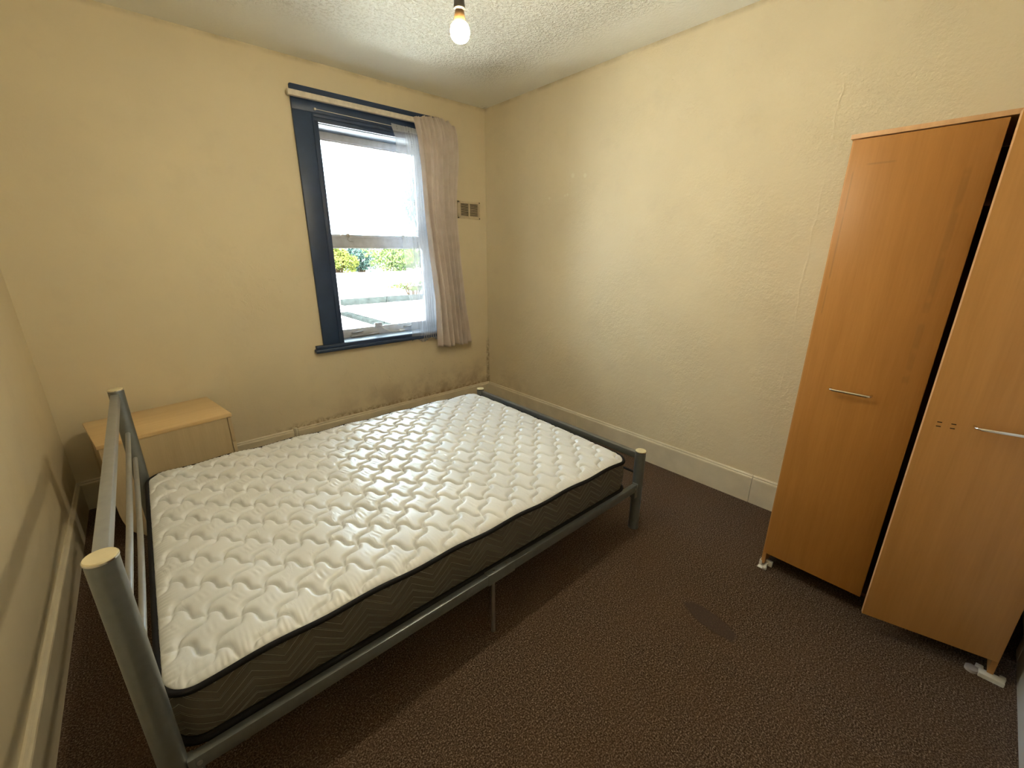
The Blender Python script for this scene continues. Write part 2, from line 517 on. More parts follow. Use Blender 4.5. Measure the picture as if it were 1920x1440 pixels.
def leaf(name, c1, c2):
    n = NT(name)
    oi = n.pos()
    f = n.noise(oi, 4, 3)
    col = n.ramp(f, [(.35, c1), (.65, c2)])
    d = n.t.nodes.new('ShaderNodeBsdfDiffuse'); n.set(d.inputs[0], col)
    t = n.t.nodes.new('ShaderNodeBsdfTranslucent'); n.set(t.inputs[0], col)
    m = n.t.nodes.new('ShaderNodeMixShader'); m.inputs[0].default_value = .3
    n.t.links.new(d.outputs[0], m.inputs[1]); n.t.links.new(t.outputs[0], m.inputs[2])
    n.surf(m.outputs[0]); MAT[name] = n.m
leaf('leaf_yellow', (0.055, 0.075, 0.018), (0.17, 0.175, 0.045))
leaf('leaf_haze', (0.06, 0.11, 0.10), (0.16, 0.22, 0.19))
leaf('leaf_teal', (0.018, 0.038, 0.033), (0.042, 0.070, 0.058))
leaf('leaf_green', (0.040, 0.070, 0.025), (0.14, 0.165, 0.055))
simple('bark', (0.03, 0.02, 0.012), .9, spec=0)
simple('roof_felt', (0.80, 0.80, 0.78), .8, var=.05, sc=3)
simple('kerb_grey', (0.016, 0.019, 0.018), .8, var=.3, sc=6, spec=0)
simple('ground_pale', (0.72, 0.70, 0.66), .9, var=.06, sc=.5)
simple('render_white', (0.82, 0.80, 0.76), .8, var=.05, sc=2)
simple('brick_orange', (0.06, 0.030, 0.014), .9, var=.3, sc=3, spec=0)

# ================================================================== the room shell
T = 0.28
WX0, WX1, WZ0, WZ1 = -1.445, -0.545, 0.77, 2.31     # window opening
m = MB().box(-W - T, 0.0 + T, -D - T, T, -0.12, 0)
tag(m.build('floor', MAT['carpet'], smooth=False), 'dark brown speckled carpet covering the bedroom floor', kind='structure')
m = MB().box(-W - T, T, -D - T, T, H, H + .15)
tag(m.build('ceiling', MAT['ceiling'], smooth=False), 'off-white textured plaster ceiling', kind='structure')
m = MB()
m.box(-W - T, WX0, 0, T, 0, H).box(WX1, T, 0, T, 0, H).box(WX0, WX1, 0, T, 0, WZ0).box(WX0, WX1, 0, T, WZ1, H)
tag(m.build('wall_back', MAT['wall_back_paint'], smooth=False), 'cream painted wall with the sash window', kind='structure')
m = MB().box(0, T, -D - T, 0, 0, H)
tag(m.build('wall_right', MAT['wall_right_paint'], smooth=False), 'rough cream painted wall behind the wardrobe', kind='structure')
m = MB().box(-W - T, -W, -D - T, 0, 0, H)
tag(m.build('wall_left', MAT['wall_left_paint'], smooth=False), 'cream painted wall beside the headboard', kind='structure')
DX0, DX1, DZ1 = -1.16, -0.385, 2.0                  # door opening in the front wall
m = MB()
m.box(-W, DX0, -D - T, -D, 0, H).box(DX1, 0, -D - T, -D, 0, H).box(DX0, DX1, -D - T, -D, DZ1, H)
tag(m.build('wall_front', MAT['wall_left_paint'], smooth=False), 'cream painted wall with the bedroom door', kind='structure')

# skirting: flat board with a small rounded top
def skirt_profile(t=.018, h=HB):
    return [(0, 0), (t, 0), (t, h - .022), (t - .002, h - .016), (t - .008, h - .012), (t - .006, h - .006), (t - .011, h), (0, h)]
def skirt_x(name, x0, x1, y, sgn, label):
    m = MB()
    for a, b in zip(x0, x1):
        m.prism([(y + sgn * p, z) for p, z in skirt_profile()], 'x', a, b)
    tag(m.build(name, MAT['skirting_paint'], smooth=False), label, kind='structure')
def skirt_y(name, y0, y1, x, sgn, label):
    m = MB()
    for a, b in zip(y0, y1):
        m.prism([(x + sgn * p, z) for p, z in skirt_profile()], 'y', a, b)
    tag(m.build(name, MAT['skirting_paint'], smooth=False), label, kind='structure')
skirt_x('baseboard_back', [-W, -1.853], [-1.885, 0], 0, -1, 'painted skirting board under the window, notched for a pipe')
skirt_y('baseboard_right', [-D, -2.564, -1.201], [-2.567, -1.2025, -.018], 0, -1, 'painted skirting board in three lengths beside the wardrobe')
skirt_y('baseboard_left', [-D], [-.018], -W, 1, 'painted skirting board behind the headboard')
skirt_x('baseboard_front', [-W + .02], [DX0 - .07], -D, 1, 'painted skirting board beside the door')

# door in the front wall
d = empty('door_1', (0, 0, 0))
tag(d, 'white painted bedroom door and casing beyond the wardrobe', kind='structure')
m = MB()
for a, b, z0, z1 in ((DX1, DX1 + .07, 0, DZ1 + .07), (DX0 - .07, DX0, 0, DZ1 + .07), (DX0, DX1, DZ1, DZ1 + .07)):
    m.box(a, b, -D, -D + .022, z0, z1, .003)
m.box(DX1 - .012, DX1, -D - T + .01, -D + .004, 0, DZ1).box(DX0, DX0 + .012, -D - T + .01, -D + .004, 0, DZ1).box(DX0, DX1, -D - T + .01, -D + .004, DZ1 - .012, DZ1)
m.build('door_frame', MAT['door_white'], d)
m = MB().box(DX0 + .015, DX1 - .015, -D - .020, -D + .0235, .004, DZ1 - .015, .002)
for (a, b) in ((DX0 + .12, DX0 + .36), (DX1 - .36, DX1 - .12)):
    for (z0, z1) in ((.22, .85), (1.0, 1.85)):
        m.box(a, b, -D + .020, -D + .0255, z0, z1, .002)
m.build('door_panel', MAT['door_white'], d)
MB().lathe([(0, 0), (.012, 0), (.012, .03), (.025, .04), (.028, .055), (.02, .068), (0, .07)]).build('door_handle', MAT['chrome'], d)
kn = bpy.data.objects['door_handle']; kn.rotation_euler = (-R(90), 0, 0); kn.location = (DX0 + .07, -D + .023, 1.0)

# ================================================================== window
win = empty('window_1', (0, 0, 0))
tag(win, 'sash window with dark navy casing and worn white sashes', kind='structure')
AX0, AX1 = -1.588, -0.40
m = MB()
# casing: outer board, raised back band, inner bead
for s_, (xa, xb, xc) in ((1, (AX0, -1.458, -1.430)), (-1, (AX1, -0.532, -0.560))):
    lo, hi = sorted((xa, xb)); m.box(lo, hi, -.024, 0, .787, 2.318 + .02, .003)
    lo, hi = sorted((xb, xc)); m.box(lo, hi, -.014, .0, .787, 2.30, .003)
    lo, hi = sorted((xb - s_ * .012, xb - s_ * .002)); m.box(lo, hi, -.030, -.02, .787, 2.33, .003)
m.box(AX0, AX1, -.024, 0, 2.338, 2.405, .003)
m.box(AX0 - .0, -.46, -.034, 0, 2.400, 2.478, .006)
m.box(-1.458, -.532, -.014, 0, 2.288, 2.318, .003)
m.box(-1.458, -.532, -.020, 0, 2.316, 2.340, .003)
# linings
m.box(WX0, -1.432, -.004, .27, WZ0, WZ1).box(-.558, WX1, -.004, .27, WZ0, WZ1)
m.box(WX0, WX1, -.004, .010, 2.288, WZ1)
# parting beads
m.box(-1.436, -1.424, .128, .143, .787, 2.29, .002).box(-.566, -.554, .128, .143, .787, 2.29, .002)
m.build('window_frame', MAT['navy_gloss'], win)
m = MB().box(WX0, WX1, .010, .27, 2.284, WZ1, .002)
m.build('head_lining', MAT['head_paint'], win)
m = MB()
m.box(-1.645, -.345, -.030, .0, .760, .787, .004)
m.box(-1.655, -.335, -.052, 0, .734, .762, .008, seg=3)
m.box(WX0, WX1, -.01, .27, .755, .787, .002)
m.build('window_sill', MAT['navy_gloss'], win)
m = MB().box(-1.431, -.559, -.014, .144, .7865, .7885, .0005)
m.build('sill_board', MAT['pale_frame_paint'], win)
m = MB().box(WX0 - .04, WX1 + .04, .27, .40, .70, .76, .004)
m.build('outer_sill', MAT['kerb_grey'], win)
def sash(name, y0, y1, z0, z1, zb, zt, parent):
    m = MB()
    x0, x1 = -1.430, -.560
    m.box(x0, x0 + .040, y0, y1, z0, z1, .003).box(x1 - .040, x1, y0, y1, z0, z1, .003)
    m.box(x0, x1, y0, y1, z0, zb, .003).box(x0, x1, y0, y1, zt, z1, .003)
    # glazing mould
    for (a, b, c, e) in ((x0 + .038, x1 - .038, zb - .002, zb + .008), (x0 + .038, x1 - .038, zt - .008, zt + .002)):
        m.box(a, b, y0 + .012, y1 - .006, c, e, .002)
    o = m.build(name, MAT['old_white_paint'], parent)
    MB().box(x0 + .035, x1 - .035, (y0 + y1) / 2 - .002, (y0 + y1) / 2 + .002, zb - .005, zt + .005).build('pane', MAT['glass'], o, smooth=False)
    return o
sl = sash('lower_sash', .145, .185, .787, 1.576, .845, 1.492, win)
su = sash('upper_sash', .189, .229, 1.535, 2.286, 1.580, 2.237, win)
m = MB().box(-1.43, -.56, .139, .149, 1.484, 1.500, .002).box(-1.43, -.56, .137, .149, 1.562, 1.578, .002)
m.build('meeting_rail_bead', MAT['old_white_paint'], sl)
# fasteners on the meeting rail
HY_ = .088
for x in (-1.255, -.79):
    m = MB().box(x - .05, x + .045, .052 + HY_, .066 + HY_, 1.577, 1.586, .002)
    m.tube([(x, .05 + HY_, 1.578), (x, .035 + HY_, 1.572), (x - .012, .03 + HY_, 1.55), (x + .002, .03 + HY_, 1.535), (x + .03, .03 + HY_, 1.532)], .0032, 8)
    m.box(x - .012, x + .012, .04 + HY_, .06 + HY_, 1.565, 1.593, .003)
    m.build('sash_fastener', MAT['dull_steel'], sl)
# sash lifts on the bottom rail
for x in (-1.265, -.80):
    m = MB().box(x - .04, x + .04, .050 + HY_, .058 + HY_, .818, .834, .002)
    m.tube([(x - .045, .05 + HY_, .822), (x - .02, .03 + HY_, .828), (x + .02, .03 + HY_, .832), (x + .05, .05 + HY_, .828)], .0055, 8)
    m.build('sash_lift', MAT['dull_steel'], sl)
# safety cable
m = MB().box(-1.108, -1.042, .044 + HY_, .058 + HY_, .846, .884, .003)
m.tube([(-1.075, .046 + HY_, .868), (-1.075, .030 + HY_, .868)], .010, 16)
m.build('cable_plate', MAT['old_white_paint'], sl)
m = MB().tube([(-1.075, .030 + HY_, .868), (-1.06, .022 + HY_, .858), (-1.035, .018 + HY_, .832), (-.99, .018 + HY_, .810), (-.94, .020 + HY_, .800), (-.89, .026 + HY_, .798), (-.86, .03 + HY_, .799)], .0030, 8)
m.box(-.895, -.845, .02 + HY_, .045 + HY_, .792, .810, .004)
m.build('safety_cable', MAT['white_plastic'], sl)
# crack running down the lower pane
pts = [Vector((-.870, .161, 1.468)), Vector((-.905, .161, 1.33)), Vector((-.930, .161, 1.22)), Vector((-.968, .161, 1.08)), Vector((-.995, .161, .96)), Vector((-1.012, .161, .87))]
MB().tube(pts, .0016, 6).build('crack', MAT['kerb_grey'], sl)

# metal tube lying on the sill
t = MB().tube([(-1.325, .120, .7985), (-1.082, .126, .7985)], .0095, 20, cap=False)
t.tube([(-1.325, .120, .7985), (-1.082, .126, .7985)], .0078, 20, cap=False)
tag(t.build('metal_tube', MAT['dull_steel']), 'short grey metal tube lying on the window sill', 'tube')

# curtain batten above the window
b = MB()
rnd = random.Random(3)
b.box(-1.612, -.372, -.062, -.034, 2.402, 2.436, .004)
o = b.build('curtain_batten', MAT['chipped_cream'])
tag(o, 'chipped cream wooden batten holding the curtain above the window', 'curtain batten')
# net curtain wire
m = MB().tube([(-1.447, -.038, 2.356), (-.56, -.038, 2.346)], .0022, 8)
m.box(-1.455, -1.443, -.042, -.024, 2.350, 2.362, .001).box(-.566, -.555, -.042, -.024, 2.340, 2.352, .001)
tag(m.build('curtain_wire', MAT['white_plastic']), 'thin white wire stretched across the window head for the net curtain', 'curtain wire')

def interp(tab, z):
    """tab: list of (z, value) descending"""
    if z >= tab[0][0]: return tab[0][1]
    for (z0, v0), (z1, v1) in zip(tab, tab[1:]):
        if z >= z1:
            f = (z0 - z) / (z0 - z1)
            return v0 + (v1 - v0) * f
    return tab[-1][1]

def cloth(name, xl, xr, ztop, zbot, yf, m, nu=220, nv=90, ulen=.9, parent=None, thick=None):
    """hanging cloth; xl/xr tables of edges by height, yf(u, v, z) depth offset"""
    me = bpy.data.meshes.new(name)
    V, F, UV = [], [], []
    for j in range(nv + 1):
        v = j / nv
        for i in range(nu + 1):
            u = i / nu
            zt = ztop(u); zb = zbot(u)
            z = zt + (zb - zt) * v
            a, b_ = interp(xl, z), interp(xr, z)
            dx, y = yf(u, v, z)
            V.append((a + (b_ - a) * u + dx, y, z)); UV.append((u * ulen, z))
    for j in range(nv):
        for i in range(nu):
            k = j * (nu + 1) + i
            F.append((k, k + 1, k + nu + 2, k + nu + 1))
    me.from_pydata(V, [], F)
    uvl = me.uv_layers.new(name='UVMap')
    for p in me.polygons:
        for li, vi in zip(p.loop_indices, p.vertices):
            uvl.data[li].uv = UV[vi]
    o = link(name, me, m, parent, smooth=True)
    if thick:
        md = o.modifiers.new('solid', 'SOLIDIFY'); md.thickness = thick; md.offset = 0
    return o

# long curtain
folds = [(.00, .0), (.09, 1), (.17, 0), (.27, .9), (.36, .1), (.43, .8), (.49, .15), (.57, 1), (.66, .05), (.73, .75), (.80, .1), (.87, .9), (.94, .1), (1.0, .5)]
def fold_h(u, sh=0):
    u = min(max(u + sh, 0), 1)
    for (a, p), (b_, q) in zip(folds, folds[1:]):
        if u <= b_:
            f = (u - a) / (b_ - a)
            f = f * f * (3 - 2 * f)
            return p + (q - p) * f
    return folds[-1][1]
def curtain_y(u, v, z):
    h = fold_h(u, .025 * math.sin(v * 2.6 + 1))
    g = .5 + .5 * math.sin(u * 19 + v * 1.3)
    top = max(0, 1 - v / .06)
    amp = .062 * (1 - .35 * top)
    # pinched gathers at the heading
    pin = .010 * math.sin(u * 2 * math.pi * 15) * max(0, 1 - v / .14)
    y = -.066 - amp * (h * (.55 + .45 * min(1, v * 1.6)) + .35 * g * v) + pin
    dx = .006 * math.sin(u * 9 + v * 4) * v + .008 * math.cos(u * 38) * min(1, v * 3) * .4
    return dx, y
xl = [(2.44, -.742), (2.30, -.712), (2.10, -.700), (1.80, -.698), (1.5, -.680), (1.06, -.638), (.65, -.640)]
xr = [(2.47, -.40), (2.42, -.364), (2.36, -.350), (2.2, -.346), (1.9, -.385), (1.75, -.392), (1.4, -.372), (1.0, -.338), (.65, -.292)]
cu = cloth('curtain', xl, xr, lambda u: interp([(-0.0, 2.430), (-.17, 2.445), (-.41, 2.460), (-.72, 2.466), (-.91, 2.447), (-1.0, 2.419)], -u) + .003 * math.sin(u * 60), lambda u: .648 + .008 * math.sin(u * 14) - .004 * u, curtain_y, MAT['curtain'], thick=.002)
tag(cu, 'long cream cotton curtain gathered at the right side of the window', 'curtain')

# net curtain
def net_y(u, v, z):
    f = max(0, (u - .27) / .73)
    a = .013 * min(1, f * 4)
    y = -.0410 - a * (1 + math.sin(f * 2 * math.pi * 8.5 + .8 * math.sin(v * 4))) * .5 * (1 + .2 * v)
    dx = .006 * math.sin(v * 9 + 1) * (1 - f) + .018 * math.cos(f * 2 * math.pi * 8.5 + .5) * min(1, f * 6)
    return dx, min(y, -.0405)
nxl = [(2.35, -.916), (2.28, -.892), (2.16, -.889), (1.55, -.884), (.8, -.860)]
nxr = [(2.37, -.64), (.72, -.60)]
nc = cloth('net_curtain', nxl, nxr, lambda u: 2.368 - .012 * u, lambda u: .722 + .015 * math.sin(u * 11), net_y, MAT['net'], nu=240, nv=70, ulen=.85)
tag(nc, 'sheer white net curtain with small grey squares behind the long curtain', 'net curtain')

# ================================================================== air vent
v = empty('air_vent', (-.197, 0, 1.815))
tag(v, 'small cream painted louvred air vent on the wall right of the curtain', 'air vent')
m = MB()
hw, hh = .122, .072
m.box(-hw, hw, -.008, 0, hh - .016, hh, .002).box(-hw, hw, -.008, 0, -hh, -hh + .016, .002)
m.box(-hw, -hw + .024, -.008, 0, -hh, hh, .002).box(hw - .018, hw, -.008, 0, -hh, hh, .002)
m.box(-.006, .006, -.012, -.001, -hh + .01, hh - .01, .001)
m.box(-hw + .022, -hw + .030, -.013, 0, -hh + .014, hh - .012, .001).box(hw - .024, hw - .016, -.013, 0, -hh + .014, hh - .012, .001)
m.box(-hw + .022, hw - .016, -.013, 0, -hh + .014, -hh + .020, .001).box(-hw + .022, hw - .016, -.013, 0, hh - .018, hh - .012, .001)
m.build('vent_frame', MAT['vent_paint'], v)
MB().box(-hw + .02, hw - .016, -.0015, -.0005, -hh + .012, hh - .012).build('vent_backing', MAT['dark_hole'], v)
m = MB()
for k in range(10):
    z = -hh + .0245 + k * .0112
    m.box(-hw + .028, hw - .022, -.0100, -.0065, z - .0024, z + .0024, .0008)
m.build('louvres', MAT['vent_paint'], v)
for sx in (-1, 1):
    for sz in (-1, 1):
        MB().tube([(sx * (hw - .006), -.0095, sz * (hh - .006)), (sx * (hw - .006), -.004, sz * (hh - .006))], .0045, 12).build('screw', MAT['dark_hole'], v)

# pipe stub through the skirting
p = empty('pipe_stub', (-1.869, -.012, 0))
tag(p, 'capped old pipe end painted cream in a notch of the back skirting', 'pipe')
MB().tube([(0, 0, 0), (0, 0, .150)], .0095, 16).build('pipe', MAT['pipe_paint'], p)
MB().lathe([(0, .125), (.0135, .125), (.0145, .130), (.0145, .165), (.012, .170), (.012, .185), (.010, .190), (0, .191)]).build('compression_cap', MAT['pipe_paint'], p)

# ================================================================== pendant bulb
BC = Vector((-1.662, -1.990, 2.112))
lamp = empty('pendant_light', (BC.x, BC.y, 0))
tag(lamp, 'bare glowing bulb hanging from the ceiling on a short cord', 'pendant light')
z = BC.z
g9 = .90
MB().lathe([(r_ * .98, z - .002 + q * .84) for r_, q in ((0, -.0335), (.010, -.0325), (.020, -.027), (.0275, -.017), (.0305, -.003), (.0300, .009), (.0270, .019), (.0215, .0265), (.0170, .029), (0, .029))], n=32).build('bulb', MAT['bulb'], lamp)
MB().lathe([(.0172, z + .019), (.0172, z + .026), (.0166, z + .036), (.0142, z + .050), (.0130, z + .054), (0, z + .054)], n=32).build('bulb_collar', MAT['bulb_collar'], lamp)
MB().lathe([(0, z + .053), (.0140, z + .053), (.0172, z + .057), (.0172, z + .066), (.0160, z + .068), (.0160, z + .112), (.013, z + .122), (.006, z + .132), (0, z + .133)], n=32).build('lamp_holder', MAT['holder_plastic'], lamp)
MB().tube([(0, 0, z + .130), (.002, 0, 2.40), (0, 0, H - .02)], .0032, 10).build('cord', MAT['white_plastic'], lamp)
MB().lathe([(0, H - .035), (.015, H - .035), (.045, H - .018), (.050, H - .002), (0, H - .001)], n=32).build('ceiling_rose', MAT['white_plastic'], lamp)

# ================================================================== bed frame
bed = empty('bed_frame', (-0.7529, -2.2346, 0), rz=-0.006)
tag(bed, 'silver metal double bed frame with tubular headboard against the left wall', 'bed frame')
L_, WD = 1.98, 1.3927
PR = .0272
def post(x, y, h, cap_label):
    o = MB().tube([(x, y, 0), (x, y, h - .002)], PR, 40).build('post', MAT['silver_shaded'], bed)
    MB().lathe([(0, h - .003), (PR - .0005, h - .003), (PR + .0003, h - .001), (PR - .001, h + .0025), (PR - .003, h + .003), (0, h + .003)], (x, y, 0), 40).build('post_cap', MAT['cap_cream'], o)
    MB().lathe([(PR - .001, h - .005), (PR + .0012, h - .004), (PR + .0012, h - .0005), (PR - .001, h + .0)], (x, y, 0), 40).build('cap_ring', MAT['chrome'], o)
    MB().lathe([(0, 0), (PR + .001, 0), (PR + .001, .012), (PR, .014), (0, .014)], (x, y, 0), 32).build('foot_cap', MAT['silver_shaded'], o)
    return o
post(-L_, 0, .884, 1); post(-L_, WD, .884, 1)
post(0, 0, .465, 1); post(0, WD, .465, 1)
g = PR - .004
# head rails
m = MB().box(-L_ - .0195, -L_ + .0075, g, WD - g, .832, .868, .003)
m.build('head_rail', MAT['silver_rail'], bed)
def bow(x, z0, dip, r, y0=g, y1=WD - g, nx=26):
    pts = []
    for k in range(nx + 1):
        f = k / nx
        pts.append((x - .004 * math.sin(math.pi * f), y0 + (y1 - y0) * f, z0 - dip * math.sin(math.pi * f)))
    return pts
MB().tube(bow(-L_, .682, .038, .0095), .0088, 14).build('curved_bar', MAT['silver_rail'], bed)
MB().tube(bow(-L_, .560, .056, .0095), .0088, 14).build('curved_bar', MAT['silver_rail'], bed)
m = MB().box(-L_ - .012, -L_ + .012, g, WD - g, .235, .275, .003)
m.build('lower_head_rail', MAT['silver_rail'], bed)
# foot rails
m = MB().box(-.014, .014, g, WD - g, .418, .452, .003)
m.build('foot_rail', MAT['silver_shaded'], bed)
MB().tube([(0, g, .330), (0, WD - g, .330)], .006, 14).build('foot_bar', MAT['black_piping'], bed)
# side rails
def side_rail(y, s_):
    # s_ = outward direction
    m = MB()
    lo, hi = sorted((y + s_ * .0135, y - s_ * .0115)); m.box(-L_ + PR + .002, -PR - .002, lo, hi, .241, .282, .0018)
    o = m.build('side_rail', MAT['silver_shaded'], bed)
    m = MB()
    lo, hi = sorted((y + s_ * .0160, y - s_ * .0140)); m.box(-1.035, -.900, lo, hi, .2375, .2845, .002)
    m.build('joining_sleeve', MAT['silver_shaded'], o)
    for x in (-1.000, -.935):
        MB().lathe([(0, 0), (.0045, 0), (.004, .0018), (0, .0028)], (x, y + s_ * .004, .2845), 12).build('rivet', MAT['chrome'], o)
    for xe, sx in ((-PR + .003, -1), (-L_ + PR - .003, 1)):
        m = MB()
        lo, hi = sorted((xe, xe + sx * .026))
        ya, yb = sorted((y + s_ * .0155, y - s_ * .0135)); m.box(lo, hi, ya, yb, .205, .241, .0015)
        lo, hi = sorted((xe, xe + sx * .014)); m.box(lo, hi, ya, yb, .236, .2845, .0015)
        m.build('corner_bracket', MAT['silver_shaded'], o)
        xx = xe + sx * .022
        MB().tube([(xx, y + s_ * .0130, .262), (xx, y + s_ * .0165, .262)], .0060, 14).build('bolt', MAT['dull_steel'], o)
    return o
side_rail(-.004, -1); side_rail(WD + .004, 1)
# centre legs
for y in (-.012, WD / 2, WD + .012):
    x = -1.010 if y < 0 else -1.0
    MB().tube([(x, y, .0), (x, y, .242)], .009, 16).build('centre_leg', MAT['dull_steel'], bed)
m = MB().box(-L_ + .02, -.02, WD / 2 - .014, WD / 2 + .014, .2425, .2505, .002)
m.build('centre_rail', MAT['silver_shaded'], bed)
for k in range(12):
    x = -L_ + .12 + k * (L_ - .24) / 11
    MB().box(x - .032, x + .032, .030, WD - .030, .2515, .262, .002).build('slat', MAT['slat_shadow'], bed)

# ================================================================== mattress
mat_root = empty('mattress', (-1.772, -1.527, 0), rz=-0.0145)
tag(mat_root, 'quilted cream satin double mattress with black piping and grey zigzag border', 'mattress')
HX, HY, RC = .943, .683, .075
def rrect(d, nseg=10, hx=HX, hy=HY, rc=RC, step=.03):
    """outline inset by d, counter-clockwise, list of (x, y, nx, ny, s)"""
    pts = []
    r = rc - d
    cx, cy = hx - rc, hy - rc
    corners = [(cx, -cy, -90), (cx, cy, 0), (-cx, cy, 90), (-cx, -cy, 180)]
    prev = None
    for k, (px, py, a0) in enumerate(corners):
        arc = []
        for q in range(nseg + 1):
            a = R(a0 + 90 * q / nseg)
            arc.append((px + r * math.cos(a), py + r * math.sin(a), math.cos(a), math.sin(a)))
        if prev is not None:
            (x0, y0, nx, ny), (x1, y1, _, _) = prev, arc[0]
            n = max(1, int(math.hypot(x1 - x0, y1 - y0) / step))
            for i in range(1, n):
                f = i / n
                pts.append((x0 + (x1 - x0) * f, y0 + (y1 - y0) * f, nx, ny))
        pts += arc
        prev = arc[-1]
    (x0, y0, nx, ny), (x1, y1, _, _) = prev, pts[0]
    n = max(1, int(math.hypot(x1 - x0, y1 - y0) / step))
    for i in range(1, n):
        f = i / n
        pts.append((x0 + (x1 - x0) * f, y0 + (y1 - y0) * f, nx, ny))
    return pts
ZP = .449        # piping height
def pipe_z(x, y):
    return ZP + .0035 * math.sin((x + 1.772) * 2 * math.pi / .296 + y * 3) - .010 * (abs(x) / HX) ** 6 * (abs(y) / HY) ** 4
# --- quilted top
NX, NY = 640, 464
ux = np.linspace(-1, 1, NX + 1); uy = np.linspace(-1, 1, NY + 1)
gx, gy = np.meshgrid(ux * (HX - .004), uy * (HY - .004), indexing='ij')
cxr, cyr = HX - RC, HY - RC
dx = np.abs(gx) - cxr; dy = np.abs(gy) - cyr
mask = (dx > 0) & (dy > 0)
mm = np.maximum(dx, dy); nn = np.hypot(dx, dy); nn[nn == 0] = 1
sx = np.where(mask, cxr + dx * mm / nn, np.abs(gx)) * np.sign(gx)
sy = np.where(mask, cyr + dy * mm / nn, np.abs(gy)) * np.sign(gy)
# distance to the edge
qx = np.abs(sx) - cxr; qy = np.abs(sy) - cyr
rr_ = RC - .004
dist = np.where((qx > 0) & (qy > 0), rr_ - np.hypot(np.maximum(qx, 0), np.maximum(qy, 0)), np.minimum(rr_ - qx, rr_ - qy))
dist = np.clip(dist, 0, None)
# quilting lattice, in room coordinates
ca, sa = math.cos(-0.0145), math.sin(-0.0145)
wx = ca * sx - sa * sy - 1.772; wy = sa * sx + ca * sy - 1.527
LQ = .1045
s_ = ((wx + 2.607) - (wy + 1.832)) / math.sqrt(2) / LQ
t_ = ((wx + 2.607) + (wy + 1.832)) / math.sqrt(2) / LQ
A_ = .125
qa = t_ - A_ * np.sin(2 * np.pi * s_)
qc = s_ + A_ * np.sin(2 * np.pi * t_)
da = np.abs(qa - np.round(qa)); dc = np.abs(qc - np.round(qc))
puff = (1 - np.exp(-(da / .058) ** 1.4)) * (1 - np.exp(-(dc / .058) ** 1.4))
puff = .88 * puff + .12 * np.sqrt(np.clip(np.sin(np.pi * (qa % 1)) * np.sin(np.pi * (qc % 1)), 0, 1))
rng = np.random.RandomState(5)
ia = np.floor(qa).astype(int) % 64; ic = np.floor(qc).astype(int) % 64
cell = rng.rand(64, 64)[ia, ic]
# creases pulled across some cells
ph = rng.rand(64, 64)[ic, ia] * 6
fa = (qa % 1) - .5; fc = (qc % 1) - .5
cre = np.sin((wx + .25 * wy) * 2 * np.pi / .017 + ph + 1.2 * np.sin(wy * 60)) * np.exp(-(fa / .20) ** 2 - (fc / .20) ** 2)
cre = cre * np.clip((cell - .35) / .65, 0, 1) * .0019
edge = 1 - np.exp(-dist / .022)
pz = ZP + .0035 * np.sin((sx + 1.772) * 2 * np.pi / .296 + sy * 3) - .010 * (np.abs(sx) / HX) ** 6 * (np.abs(sy) / HY) ** 4
sag = .012 * (1 - (sx / HX) ** 4) * (1 - (sy / HY) ** 4)
# gathers running in from the piping
gat = .0016 * np.sin(np.where(qx > qy, sy, sx) * 420 + 3 * np.sin(sx * 40)) * np.exp(-dist / .03) * np.clip(dist / .01, 0, 1)
Z_ = pz + .001 + .016 * np.sqrt(np.clip(1 - (1 - np.clip(dist / .045, 0, 1)) ** 2, 0, 1)) + sag * edge + (.0180 * (puff - .75)) * edge + cre * edge + gat
verts = np.stack([sx, sy, Z_], -1).reshape(-1, 3)
I = np.arange((NX + 1) * (NY + 1)).reshape(NX + 1, NY + 1)
faces = np.stack([I[:-1, :-1], I[1:, :-1], I[1:, 1:], I[:-1, 1:]], -1).reshape(-1, 4)
me = bpy.data.meshes.new('quilted_top')
me.vertices.add(len(verts)); me.vertices.foreach_set('co', verts.ravel())
me.loops.add(faces.size); me.loops.foreach_set('vertex_index', faces.ravel())
me.polygons.add(len(faces)); me.polygons.foreach_set('loop_start', np.arange(0, faces.size, 4)); me.polygons.foreach_set('loop_total', np.full(len(faces), 4))
me.update(); me.validate()
link('quilted_top', me, MAT['satin'], mat_root, smooth=True)
# --- border
ring = rrect(0)
n = len(ring)
cum = [0]
for i in range(n):
    a, b_ = ring[i], ring[(i + 1) % n]
    cum.append(cum[-1] + math.hypot(a[0] - b_[0], a[1] - b_[1]))
ZB = .284
nv = 12
V, F, UV = [], [], []
for j in range(nv + 1):
    f = j / nv
    for i in range(n + 1):
        x, y, nx, ny = ring[i % n]
        zt = pipe_z(x, y) - .004
        bul = .010 * math.sin(math.pi * f) - .004
        V.append((x + nx * bul, y + ny * bul, ZB + (zt - ZB) * f))
        # u measured along x on the long sides, so the zigzag repeats every 155 mm
        UV.append((cum[i], ZB + (zt - ZB) * f))
for j in range(nv):
    for i in range(n):
        k = j * (n + 1) + i
        F.append((k, k + 1, k + n + 2, k + n + 1))
me = bpy.data.meshes.new('border')
me.from_pydata(V, [], F)
uvl = me.uv_layers.new(name='UVMap')
for p_ in me.polygons:
    for li, vi in zip(p_.loop_indices, p_.vertices):
        uvl.data[li].uv = UV[vi]
link('border', me, MAT['ticking_side'], mat_root, smooth=True)
